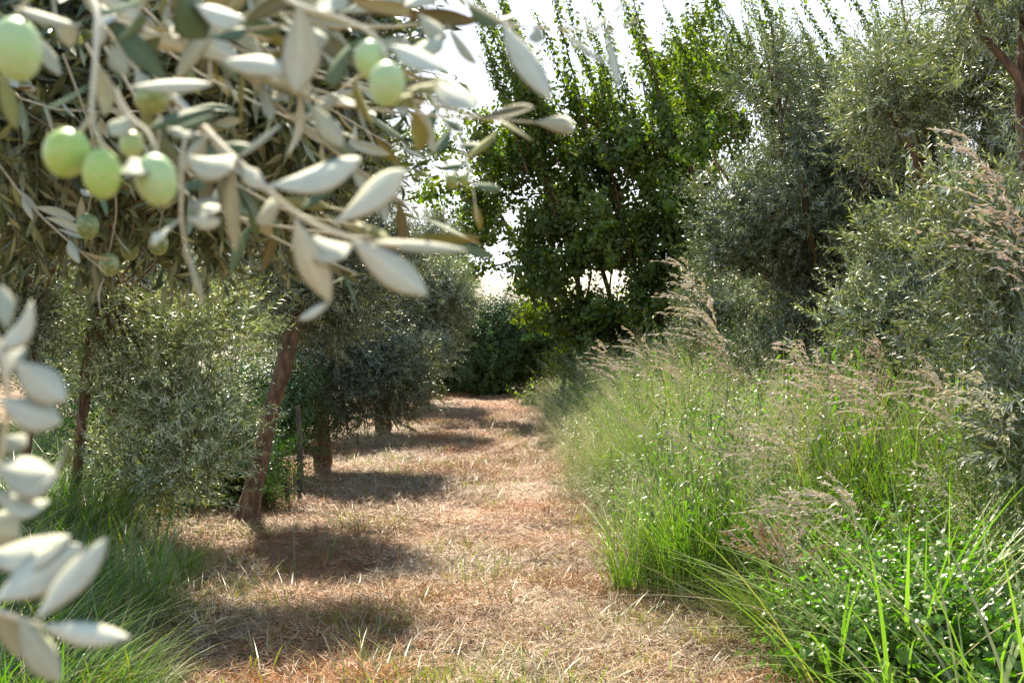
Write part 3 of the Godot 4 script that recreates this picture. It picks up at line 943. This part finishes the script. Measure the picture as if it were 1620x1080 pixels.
func build_seed_stalks() -> void:
	rng.seed = 75
	var pink := Color(0.47, 0.36, 0.285)
	var pale := Color(0.62, 0.54, 0.40)
	var tan_ := Color(0.40, 0.33, 0.235)
	var left_droop := Vector3(-0.55, -0.25, 0.1)
	var list := [
		[1085, 425, 8.2, left_droop, pale, tan_, "pale feathery seed plume rising in front of the mulberry crown"],
		[1110, 470, 8.6, left_droop, tan_, pale, "smaller drooping seed plume below the pale feathery one"],
		[1275, 560, 7.4, left_droop, pink, pale, "pinkish drooping seed plume before the dark olive crown"],
		[1330, 590, 7.8, left_droop, tan_, pink, "tan seed plume tucked behind the pinkish drooping one"],
		[1395, 560, 7.8, left_droop, pink, tan_, "upright reddish seed plume beside the pinkish drooping one"],
		[1375, 610, 7.2, Vector3(-0.5, -0.4, 0), pale, pink, "pale seed plume bending low under the reddish one"],
		[1545, 225, 6.0, left_droop, pink, pale, "highest reddish seed plume against the near olive crown"],
		[1590, 290, 5.9, left_droop, pink, tan_, "seed plume below the highest reddish one by the picture edge"],
		[1480, 600, 6.6, left_droop, pale, tan_, "pale seed plume in front of the near olive leaves"],
		[1560, 610, 6.0, Vector3(-0.4, -0.5, 0), pale, Color(0.3, 0.32, 0.15), "green stemmed plume nodding over the long blades"],
		[1265, 800, 6.7, left_droop, pale, tan_, "low pale plume arching out over the straw edge"],
		[1330, 790, 6.5, left_droop, pale, tan_, "low plume behind the one arching over the straw"],
		[1230, 700, 7.6, left_droop, tan_, pale, "tan plume among the leafy green weeds"],
		[1010, 545, 10.5, left_droop, pale, tan_, "thin plume at the far end of the green weeds"],
		[960, 560, 12.0, left_droop, tan_, pale, "thin plume nearest the mulberry stems"],
		[1060, 560, 11.0, left_droop, pale, pink, "plume standing over the bright green weeds"],
		[1150, 560, 10.0, left_droop, tan_, pink, "plume before the forked brown trunks"],
		[1215, 880, 6.3, Vector3(-0.1, -0.05, 0), Color(0.33, 0.17, 0.08), tan_, "upright russet dry stalk at the bramble edge"],
		[1250, 890, 6.25, Vector3(0.15, -0.05, 0), Color(0.33, 0.17, 0.08), tan_, "russet dry stalk leaning toward the brambles"],
	]
	for s in list:
		var head := at(s[0], s[1], s[2])
		var foot := Vector3(head.x - s[3].x * 0.55, height(head.x, head.z), head.z - 0.05)
		seed_stalk(foot, head, s[3], s[4], s[5], 0.030, 20, 3, "seeding_grass", s[6], "grasses with seed plumes")
	var ordinal := ["first", "second", "third", "fourth", "fifth", "sixth", "seventh", "eighth", "ninth", "tenth", "eleventh", "twelfth", "thirteenth", "fourteenth", "fifteenth", "sixteenth"]
	for k in 16:
		var d := 6.3 + k * 0.28 + rf(-0.1, 0.1)
		var x := weed_edge(d) + rf(0.35, 1.7)
		var foot := Vector3(x, height(x, -d), -d)
		seed_stalk(foot, foot + Vector3(rf(-0.5, -0.25), rf(0.75, 1.2), rf(-0.1, 0.1)), left_droop, [pale, tan_][k % 2], tan_, 0.02, 8, 2, "seeding_grass", "drooping %s seed plume among sunlit green weeds, %s counting away from the brambles" % [["pale", "tan"][k % 2], ordinal[k]], "grasses with seed plumes")
	# thin dry oats on the path
	var oats := [[462, 735, 8.3, "dry oat stalk with hanging husks in front of the leaning trunk"], [905, 720, 9.6, "small dry oat with pale husks where the straw meets the weeds"], [780, 820, 7.2, "lone thin dry stalk upright in the middle of the path"], [732, 850, 7.4, "thin dry stalk left of the lone one on the path"]]
	for s in oats:
		var head := at(s[0], s[1], s[2])
		var foot := Vector3(head.x + rf(-0.03, 0.03), height(head.x, head.z), head.z)
		seed_stalk(foot, head, Vector3(rf(-0.1, 0.1), -0.1, 0), Color(0.5, 0.4, 0.25), Color(0.42, 0.27, 0.12), 0.018, 2, 0, "dry_oat_stalk", s[3], "dry oat stalks")

# ---- long blades in the corner
func build_reeds() -> void:
	rng.seed = 76
	var tell := ["beside the brambles", "leaning out over the brambles", "under the nodding plume", "by the picture corner", "in the middle of the corner thicket", "rising behind the corner thicket", "at the picture edge", "low in the corner", "behind the low pale plume", "before the near olive crown", "between brambles and olive crown", "closest to the camera"]
	var spots := [[1.30, -5.3], [1.42, -4.9], [1.75, -5.6], [1.70, -4.6], [1.55, -5.2], [1.62, -6.0], [1.85, -5.1], [1.75, -4.3], [1.45, -6.0], [1.95, -5.9], [1.68, -5.5], [1.55, -4.4]]
	for i in spots.size():
		var x: float = spots[i][0]
		var z: float = spots[i][1]
		var t := thing("reed_grass", Vector3(x, height(x, z), z), "long bladed green reed grass %s" % tell[i], "grass", "reed grass in the sunny corner")
		for k in 24:
			var g := Geo.new()
			var a := rf(0, TAU)
			var o := Vector3(cos(a), 0, sin(a))
			var l := rf(0.8, 1.35)
			var col := Color(0.15, 0.235, 0.05).lerp(Color(0.30, 0.37, 0.12), rf(0, 1))
			if rf(0, 1) < 0.17: col = Color(0.42, 0.35, 0.2)
			g.blade(o * rf(0, 0.08) - Vector3(0, 0.03, 0), (Vector3.UP + o * rf(0.1, 0.75)).normalized(), o * rf(0.2, 0.7) - Vector3.UP * rf(0.05, 0.55), l, rf(0.009, 0.026), 10, col)
			part("blade", g.done(M.grass_blade), t)

func build_brambles() -> void:
	var twig: Array = []
	for i in 3:
		twig.append(broad_shoot(440 + i, 0.38, 16, 0.055, 0.72, M.bramble_leaf, Color(0.09, 0.165, 0.03), Color(0.19, 0.29, 0.055), 0.25, 0.4))
	var single: Array = []
	rng.seed = 77
	for i in 5:
		var g := Geo.new()
		g.leaf(Vector3.ZERO, Vector3.UP, Vector3.FORWARD, 1.0, rf(0.62, 0.78), [Vector2(0, 0), Vector2(0.12, 0.6), Vector2(0.3, 0.95), Vector2(0.5, 1.0), Vector2(0.72, 0.72), Vector2(0.88, 0.35), Vector2(1, 0)], 0.25, 0.2, Color(0.11, 0.20, 0.03).lerp(Color(0.24, 0.34, 0.06), i / 4.0))
		single.append(g.done(M.bramble_leaf))
	var n := 0
	var tell := ["spreading onto the straw", "filling the bottom corner under the reed grass", "behind the russet stalks"]
	for s in [[1.45, -5.5, 0.3, 0.14], [1.78, -5.2, 0.4, 0.19], [1.74, -5.9, 0.32, 0.2]]:
		var t := thing("bramble_bush", Vector3(s[0], 0, s[1]), "glossy broad leaved bramble %s" % tell[n], "bramble", "brambles at the weed edge")
		for k in 7:
			var a := rf(0, TAU)
			var o: Vector3 = Vector3(cos(a), 0, sin(a)) * s[2]
			part("cane", tube([Vector3(0, -0.03, 0), o * 0.5 + Vector3(0, s[3] * 1.5, 0), o + Vector3(0, s[3] * 0.9, 0)], [0.005, 0.004, 0.002], 5, M.twig, 0.0, Color(0.14, 0.13, 0.06)), t)
		crown_of(blob(Vector3(0, s[3], 0), Vector3(s[2], s[3], s[2]), 9, 0.6), 300, twig, 0.7, 1.1, 0.5, t, Color(0.9, 0.95, 0.85), Color(1.35, 1.3, 1.1), "undergrowth")
		for k in 95:
			var u := ball().normalized()
			u.y = absf(u.y)
			u.z = absf(u.z) * 1.0
			var p := Vector3(u.x * s[2] * 1.05, s[3] + u.y * s[3] * 1.15 + 0.02, u.z * s[2] * 1.05)
			var d := (u * 0.6 + ball() + Vector3(0, -0.2, 0)).normalized()
			part("leaf", single[rng.randi() % 5], t, Transform3D(aim(d, rf(0.04, 0.075)), p))
		n += 1


# ------------------------------------------------------------------ grass on the shaded side
func build_left_grass() -> void:
	var dark: Array = []
	var brome: Array = []
	for i in 3:
		dark.append(grass_clump(500 + i, 22, 0.3, 0.85, 0.013, 0.13, 0.95, Color(0.10, 0.18, 0.035), Color(0.22, 0.29, 0.08), 0.12))
		brome.append(seed_clump(520 + i, 7, 0.45, 0.75, Color(0.36, 0.31, 0.19), Color(0.28, 0.25, 0.14), 26, 0.013))
	rng.seed = 78
	var X: Array = [[], [], []]
	var C: Array = [[], [], []]
	var Y: Array = [[], [], []]
	var D: Array = [[], [], []]
	var under: Array = []
	var heads: Array = []
	for i in 3:
		under.append(sward(540 + i, dark, 11, 0.26, 0.7, 1.15, 0.15, 0.12))
		heads.append(sward(550 + i, brome, 6, 0.26, 0.7, 1.15, 0.15, 0.1))
	rng.seed = 781
	for i in 620:
		var d := 4.6 + 12.4 * pow(rf(0, 1), 1.3)
		var edge := -1.62 - clampf((d - 5.5) * 0.22, -0.2, 1.0) + soft.get_noise_2d(d * 60.0, 7.0) * 0.4
		var x := edge - pow(rf(0, 1), 1.3) * 3.2
		if x < -0.42 * d - 0.8:
			continue
		var k := rng.randi() % 3
		var into := clampf((edge - x) / 0.6, 0.0, 1.0)
		var s := lerpf(0.4, 1.0, into) * rf(0.7, 1.15)
		if d > 9.5: s *= 0.75
		var b := Basis(Vector3.UP, rf(0, TAU)) * Basis.from_scale(Vector3(s, s, s))
		var p := Vector3(x, height(x, -d), -d)
		if rf(0, 1) < 0.2:
			Y[k].append(Transform3D(b, p)); D[k].append(Color(1, 1, 1) * rf(0.8, 1.2))
		else:
			X[k].append(Transform3D(b, p)); C[k].append(Color(rf(0.9, 1.15), 1.0, 0.9) * rf(0.8, 1.15))
	for k in 3:
		tag(scatter(numbered("shaded_grass"), under[k], X[k], C[k], self), "green grass growing under the shaded olive row")
		tag(scatter(numbered("brome_grass"), heads[k], Y[k], D[k], self), "drooping tan brome seed heads in the shaded grass")
	var t := thing("reed_grass", Vector3(-1.95, 0, -7.1), "single clump of broad sunlit blades in the dark grass below the sapling", "grass", "reed grass in the sunny corner")
	for k in 9:
		var g := Geo.new()
		var a := rf(0, TAU)
		var o := Vector3(cos(a), 0, sin(a))
		g.blade(Vector3.ZERO, (Vector3.UP + o * rf(0.1, 0.5)).normalized(), o * rf(0.1, 0.5) - Vector3.UP * rf(0.0, 0.5), rf(0.5, 0.85), rf(0.012, 0.02), 9, Color(0.12, 0.22, 0.05))
		part("blade", g.done(M.grass_blade), t)


# ------------------------------------------------------------------ the near olive tree
# a leaf with a dark green upper skin and a pale under skin, meeting at the rim
func near_leaf(base: Vector3, tip: Vector3, wid: float, face: Vector3, curl: float, bow: float, pale_out: Color, other: Color) -> ArrayMesh:
	var st := SurfaceTool.new()
	st.begin(Mesh.PRIMITIVE_TRIANGLES)
	st.set_smooth_group(0)
	var l := tip - base
	var length := l.length()
	var dir := l / length
	var side := dir.cross(face).normalized()
	var up := side.cross(dir).normalized()
	var n := 12
	var m := 6
	for sheet in 2:
		for i in n + 1:
			var t := float(i) / n
			var w := wid * 0.5 * pow(sin(PI * pow(t, 1.18)), 0.8)
			if i == 0: w = wid * 0.05
			if i == n: w = wid * 0.02
			var mid := base + dir * (length * t) + up * (bow * length * sin(PI * t)) + side * (bow * 0.5 * length * sin(PI * t))
			var tw := curl * (t - 0.3)
			var s2 := side * cos(tw) + up * sin(tw)
			var u2 := up * cos(tw) - side * sin(tw)
			for k in m + 1:
				var q := 2.0 * k / m - 1.0
				var off := (absf(q) * 0.28 * w) - (0.0003 if absf(q) < 0.1 else 0.0)
				var thick := 0.00022 * (1.0 - q * q)
				var skin := pale_out if sheet == 0 else other
				var fleck := 1.0 + 0.16 * soft.get_noise_3d(t * 900.0 + base.x * 9000.0, q * 260.0, base.y * 9000.0)
				if k == m / 2: fleck *= 1.18
				st.set_color(Color(skin.r * fleck * (1.0 + 0.06 * soft.get_noise_2d(t * 300.0, base.x * 7000.0)), skin.g * fleck, skin.b * fleck))
				st.add_vertex(mid + s2 * (w * q) - u2 * off + u2 * (thick if sheet == 0 else -thick))
	for sheet in 2:
		for i in n:
			for k in m:
				var a := sheet * (n + 1) * (m + 1) + i * (m + 1) + k
				var b := a + m + 1
				if sheet == 0:
					for q in [a, b, a + 1, a + 1, b, b + 1]: st.add_index(q)
				else:
					for q in [a, a + 1, b, a + 1, b + 1, b]: st.add_index(q)
	st.generate_normals()
	st.set_material(M.near_leaf)
	return st.commit()

func olive_fruit(rx: float, ry: float, col: Color) -> ArrayMesh:
	var st := SurfaceTool.new()
	st.begin(Mesh.PRIMITIVE_TRIANGLES)
	st.set_smooth_group(0)
	var n := 18
	var m := 22
	for i in n + 1:
		var v := PI * i / n
		for k in m + 1:
			var u := TAU * k / m
			var r := sin(v) * rx * (1.0 + 0.06 * cos(v))
			var p := Vector3(cos(u) * r, cos(v) * ry, sin(u) * r)
			if i == 0: p.y -= ry * 0.03
			# pale lenticels speckle the skin
			var sp := soft.get_noise_3d(p.x * 90000.0, p.y * 90000.0, p.z * 90000.0)
			var blush := soft.get_noise_3d(p.x * 6000.0, p.y * 6000.0, p.z * 6000.0)
			st.set_color(col.lerp(Color(col.r * 0.85, col.g, col.b * 0.7), clampf(blush + 0.5, 0, 1)).lerp(Color(0.5, 0.55, 0.36), clampf(sp * 0.9, 0.0, 0.45)))
			st.add_vertex(p)
	for i in n:
		for k in m:
			var a := i * (m + 1) + k
			var b := a + m + 1
			for q in [a, a + 1, b, a + 1, b + 1, b]: st.add_index(q)
	st.generate_normals()
	st.set_material(M.olive_fruit)
	return st.commit()

func build_near_tree() -> void:
	rng.seed = 79
	var foot := Vector3(-1.75, 0, -1.9)
	var t := thing("olive_tree", foot, "near olive tree overhanging the view, with blurred pale leaves and green olives", "tree", "olive trees along the shaded side of the path")
	part("trunk", tube([Vector3(0, -0.2, 0), Vector3(0, 0.1, 0), Vector3(0.06, 0.7, 0.02), Vector3(0.0, 1.3, -0.05), Vector3(0.1, 1.9, -0.1)], [0.2, 0.15, 0.12, 0.11, 0.08], 14, M.bark, 0.22), t)
	# leafy masses behind the sharp twigs
	var lobes := [[at(90, 215, 2.5), 0.2], [at(260, 220, 2.7), 0.21], [at(150, 190, 2.3), 0.24], [at(380, 170, 2.4), 0.26], [at(420, 190, 2.7), 0.12], [at(440, 80, 2.3), 0.2], [at(30, 90, 2.0), 0.22], [at(560, 40, 2.4), 0.06], [at(330, 40, 2.1), 0.22], [at(430, 190, 2.9), 0.2], [at(40, 250, 2.9), 0.18], [at(220, 60, 2.9), 0.3], [at(500, 10, 2.9), 0.14]]
	var local: Array = []
	for l in lobes:
		var c: Vector3 = l[0] - foot
		local.append([c, l[1]])
		var from := Vector3(0.1, 1.85, -0.1)
		part("limb", tube([from, from.lerp(c, 0.4) + Vector3(0, 0.8, 0), c + Vector3(rf(-0.1, 0.1), 0.45, 0), c], [0.022, 0.008, 0.005, 0.003], 7, M.bark, 0.1), t)
	crown_of(local, 2700, near_sprigs, 0.9, 1.15, 0.1, t, Color(0.5, 0.58, 0.40), Color(0.9, 0.95, 0.75))  # leaf tint darkened so the inner crown looks shaded
	var pale := Color(0.47, 0.48, 0.35)
	var green := Color(0.10, 0.145, 0.07)
	var gold := Color(0.24, 0.24, 0.07)
	var mid := Color(0.36, 0.375, 0.26)
	# every near branch: its stem as picture points with depth, then leaves (base, tip, width, depth, tone) and olives
	var branches := [
		{"stem": [[255, 130, 0.86], [325, 205, 0.80], [370, 250, 0.77], [420, 297, 0.75], [465, 335, 0.74], [525, 367, 0.73], [600, 385, 0.73], [700, 392, 0.74]], "r": 0.0022,
		"leaves": [[425, 293, 572, 250, 46, 0.74, 0], [525, 354, 642, 268, 38, 0.73, 0], [466, 345, 522, 478, 42, 0.72, 0], [520, 478, 472, 505, 16, 0.72, 0], [556, 380, 676, 466, 48, 0.72, 0], [560, 382, 742, 396, 17, 0.74, 3], [498, 372, 545, 408, 34, 0.74, 0], [418, 300, 382, 262, 26, 0.75, 0], [474, 332, 528, 288, 15, 0.78, 1], [372, 252, 446, 196, 14, 0.77, 3], [366, 250, 372, 400, 20, 0.76, 3], [330, 210, 290, 268, 30, 0.8, 3], [445, 320, 405, 350, 30, 0.77, 0], [620, 386, 560, 350, 14, 0.75, 2], [345, 228, 400, 232, 14, 0.8, 1]], "olives": []},
		{"stem": [[120, -30, 0.78], [150, 10, 0.75], [152, 60, 0.73], [150, 100, 0.72], [145, 160, 0.71], [148, 205, 0.7], [165, 235, 0.7]], "r": 0.0019,
		"leaves": [[150, 98, 165, 184, 34, 0.72, 3], [146, 132, 72, 172, 12, 0.73, 1], [200, 138, 338, 132, 22, 0.74, 0], [175, 72, 200, 118, 30, 0.74, 3], [152, 20, 238, -8, 22, 0.75, 1], [180, 68, 232, 22, 16, 0.75, 1], [130, 42, 20, 10, 18, 0.75, 3], [60, 60, 95, 120, 20, 0.8, 3], [0, 110, 26, 205, 24, 0.78, 2], [100, 25, 112, 75, 26, 0.8, 3]],
		"olives": [[25, 78, 40, 51, 0.66, 0, [[60, -25], [20, 30]]], [105, 242, 37, 39, 0.69, 1, [[146, 180], [125, 208]]], [161, 275, 30, 40, 0.68, 1, [[150, 205], [165, 238]]]]},
		{"stem": [[178, 140, 0.76], [205, 185, 0.75], [232, 208, 0.74], [245, 235, 0.73], [246, 250, 0.72]], "r": 0.0016,
		"leaves": [[230, 205, 345, 165, 26, 0.78, 1], [250, 215, 352, 176, 14, 0.77, 1], [262, 202, 320, 212, 20, 0.76, 3], [205, 185, 175, 215, 26, 0.74, 3], [205, 250, 214, 275, 30, 0.7, 3]],
		"olives": [[247, 285, 33, 42, 0.7, 0, [[245, 228], [247, 245]]], [208, 228, 19, 21, 0.76, 0, [[215, 195], [210, 210]]], [240, 158, 28, 22, 0.9, 2, [[232, 130], [236, 140]]]]},
		{"stem": [[300, 190, 0.8], [288, 245, 0.78], [287, 300, 0.77], [287, 350, 0.77], [298, 410, 0.77], [318, 480, 0.77]], "r": 0.0013,
		"leaves": [[296, 245, 368, 266, 32, 0.77, 0], [286, 345, 240, 372, 28, 0.77, 0], [300, 330, 345, 312, 22, 0.78, 3], [298, 345, 348, 352, 22, 0.78, 0], [300, 405, 322, 478, 10, 0.77, 3], [290, 300, 318, 282, 14, 0.78, 1], [305, 320, 342, 335, 18, 0.79, 0]], "olives": []},
		{"stem": [[420, -30, 0.8], [470, 8, 0.77], [540, 30, 0.76], [590, 55, 0.75], [612, 95, 0.74]], "r": 0.0019,
		"leaves": [[472, 8, 468, 146, 58, 0.73, 0], [470, 118, 352, 96, 36, 0.74, 0], [388, 30, 308, 6, 40, 0.76, 0], [284, -8, 326, 62, 44, 0.74, 1], [330, 58, 392, 44, 26, 0.78, 1], [495, 166, 542, 232, 30, 0.76, 3], [556, 72, 512, 126, 34, 0.77, 1], [618, 72, 712, 112, 42, 0.74, 0], [690, 128, 752, 172, 40, 0.74, 0], [640, 148, 702, 128, 18, 0.77, 2], [500, 20, 545, -20, 30, 0.78, 3], [440, 20, 520, 60, 40, 0.79, 3], [400, 60, 440, 130, 28, 0.8, 0], [560, 130, 590, 200, 26, 0.8, 2], [540, 150, 480, 190, 20, 0.82, 3], [610, 165, 655, 150, 20, 0.78, 2], [655, 175, 660, 240, 22, 0.8, 2]],
		"olives": [[588, 95, 27, 33, 0.75, 0, [[585, 52], [586, 66]]], [612, 133, 29, 36, 0.72, 0, [[612, 85], [612, 100]]]]},
		{"stem": [[640, -20, 0.82], [720, -5, 0.8], [800, 36, 0.78], [850, 42, 0.78], [960, 48, 0.78], [1010, 30, 0.78]], "r": 0.0013,
		"leaves": [[796, 36, 872, 158, 34, 0.77, 0], [888, 46, 966, 102, 14, 0.78, 0], [706, 38, 756, 102, 18, 0.8, 3], [662, 20, 708, 62, 26, 0.8, 3], [850, 42, 848, 70, 20, 0.78, 3], [860, -5, 936, -28, 16, 0.8, 3], [935, 48, 985, 2, 14, 0.8, 0], [640, 10, 690, -20, 30, 0.8, 0], [740, 10, 790, 40, 26, 0.82, 1], [960, 50, 980, 140, 12, 0.8, 0], [700, 55, 660, 90, 30, 0.8, 3]], "olives": []},
		{"stem": [[640, 60, 1.2], [690, 170, 1.15], [730, 235, 1.12], [745, 280, 1.1], [755, 350, 1.1]], "r": 0.0012,
		"leaves": [[690, 170, 672, 215, 18, 1.15, 1], [700, 190, 735, 205, 12, 1.15, 1], [712, 205, 690, 240, 14, 1.12, 1], [725, 230, 775, 230, 14, 1.12, 1], [735, 255, 790, 205, 14, 1.1, 2], [740, 260, 700, 265, 12, 1.1, 1], [745, 290, 795, 300, 12, 1.1, 1], [750, 320, 760, 365, 10, 1.1, 2], [680, 150, 640, 170, 16, 1.15, 2], [665, 120, 720, 135, 16, 1.18, 1]],
		"olives": [[715, 286, 11, 12, 1.1, 2, [[735, 255], [722, 272]]], [734, 284, 9, 10, 1.1, 2, [[742, 265], [736, 274]]]]},
		{"stem": [[-60, 940, 0.62], [0, 968, 0.6], [62, 990, 0.59], [90, 1000, 0.585]], "r": 0.0017,
		"leaves": [[62, 990, 206, 1008, 30, 0.58, 0], [30, 980, 96, 1078, 34, 0.58, 3], [58, 978, 168, 850, 40, 0.57, 0], [-10, 950, 132, 862, 56, 0.58, 0], [-30, 880, 112, 848, 48, 0.6, 0], [72, 1015, 84, 1062, 18, 0.6, 2], [-20, 960, 30, 1040, 30, 0.6, 3]], "olives": []},
		{"stem": [[-60, 440, 0.62], [-15, 520, 0.6], [10, 600, 0.59], [5, 700, 0.6], [-20, 800, 0.6]], "r": 0.0017,
		"leaves": [[-5, 548, 52, 482, 38, 0.6, 0], [22, 570, 104, 634, 46, 0.59, 0], [0, 632, 96, 668, 40, 0.59, 0], [-10, 738, 92, 752, 42, 0.6, 0], [60, 770, 106, 700, 20, 0.6, 0], [-10, 782, 78, 792, 34, 0.6, 0], [0, 690, 40, 705, 24, 0.61, 3], [-20, 820, 30, 850, 28, 0.61, 3], [10, 520, 0, 450, 26, 0.6, 3], [5, 600, 30, 540, 20, 0.6, 3]], "olives": []},
	]
	var tones := [pale, green, gold, mid]
	for b in branches:
		var pts: Array = []
		var rr: Array = []
		for k in b.stem.size():
			pts.append(at(b.stem[k][0], b.stem[k][1], b.stem[k][2]) - foot)
			rr.append(b.r * (1.15 - 0.75 * k / (b.stem.size() - 1.0)))
		var br := part("branch", tube(pts, rr, 9, M.twig, 0.05, Color(0.50, 0.46, 0.31)), t)
		for s in b.leaves:
			var d: float = s[5]
			var p := at(s[0], s[1], d) - foot
			var q := at(s[2], s[3], d + rf(-0.025, 0.025)) - foot
			var face := (Vector3(0, 0.05, 1) + Vector3(rf(-0.4, 0.4), rf(0.4, 1.6), 0)).normalized()
			var dir := (q - p).normalized()
			var fn := (face - dir * face.dot(dir)).normalized()
			var seen := clampf(absf(fn.z), 0.45, 1.0)
			var tone: Color = tones[s[6]]
			tone = tone * rf(0.88, 1.12)
			var rear := green if s[6] != 1 else pale
			if s[6] == 2: rear = gold
			part("leaf", near_leaf(p, q, 1.12 * s[4] * d / LENS / seen, fn, rf(-0.8, 0.8), rf(-0.06, 0.06), tone, rear), br)
		for o in b.olives:
			var col: Color = [Color(0.33, 0.46, 0.22), Color(0.29, 0.43, 0.10), Color(0.20, 0.27, 0.07)][o[5]] * rf(0.88, 1.08)
			var c := at(o[0], o[1], o[4]) - foot
			var ob := part("olive", olive_fruit(o[2] * o[4] / LENS, o[3] * o[4] / LENS, col), br, Transform3D(Basis(Vector3(0, 0, 1), rf(-0.25, 0.25)), c))
			var stalk: Array = [at(o[6][0][0], o[6][0][1], o[4] + 0.01) - foot, at(o[6][1][0], o[6][1][1], o[4] + 0.005) - foot, c + Vector3(0, o[3] * o[4] / LENS * 0.93, 0)]
			part("stalk", tube(stalk, [0.0012, 0.001, 0.0013], 7, M.twig, 0.0, Color(0.40, 0.38, 0.22)), br)
	# leaves and olives hanging farther in; the olives are coloured darker for shade
	var kinds: Array = []
	for i in 6:
		var tone: Color = [green, Color(0.16, 0.19, 0.10), mid, green, gold * 0.8, Color(0.14, 0.13, 0.06)][i]
		kinds.append(near_leaf(Vector3.ZERO, Vector3(0, 1, 0), 0.24, Vector3(0, 0, 1), rf(-0.8, 0.8), rf(-0.1, 0.1), tone, mid if i % 2 == 0 else tone))
	for i in 4:
		kinds.append(near_leaf(Vector3.ZERO, Vector3(0, 1, 0), rf(0.22, 0.3), Vector3(0, 0, 1), rf(-0.8, 0.8), rf(-0.1, 0.1), pale if i < 2 else mid, green if i % 2 else mid))
	for k in 18:
		var c := at(rf(10, 480), rf(20, 330), rf(1.15, 1.9)) - foot
		var pick_from := 0
		if k >= 9:
			c = at(rf(120, 500), rf(-20, 130), rf(0.85, 1.15)) - foot
			pick_from = 4
		var e := c + Vector3(rf(0.05, 0.25), rf(-0.12, 0.0), rf(-0.1, 0.1))
		var br := part("branch", tube([c - Vector3(0.12, -0.16, 0.05), c, e], [0.0018, 0.0015, 0.0008], 7, M.twig, 0.0, Color(0.36, 0.33, 0.21)), t)
		for i in 15:
			var u := i / 14.0
			var p := (c - Vector3(0.06, -0.08, 0.025)).lerp(c, u * 2.0) if u < 0.5 else c.lerp(e, u * 2.0 - 1.0)
			var a := (e - c).normalized()
			var d := (a * 0.6 + ball() + Vector3(0, -0.25, 0)).normalized()
			part("leaf", kinds[pick_from + rng.randi() % 6], br, Transform3D(aim(d, rf(0.04, 0.062)), p))
	for o in [[138, 358, 1.7, 22], [172, 418, 1.9, 20], [250, 385, 2.0, 20], [205, 395, 2.2, 18]]:
		var r: float = o[3] * o[2] / LENS * 0.8
		var c := at(o[0], o[1], o[2]) - foot
		var br := part("branch", tube([c + Vector3(-0.03, 0.22, 0), c + Vector3(0.01, 0.1, 0), c + Vector3(0, r * 1.1, 0)], [0.002, 0.0015, 0.001], 6, M.twig, 0.0, Color(0.25, 0.22, 0.13)), t)
		part("olive", olive_fruit(r, r * 1.2, Color(0.11, 0.155, 0.04)), br, Transform3D(Basis.IDENTITY, c))
		for i in 10:
			part("leaf", kinds[rng.randi() % 6], br, Transform3D(aim(ball(), rf(0.04, 0.055)), c + Vector3(rf(-0.01, 0.01), rf(0.03, 0.18), 0)))
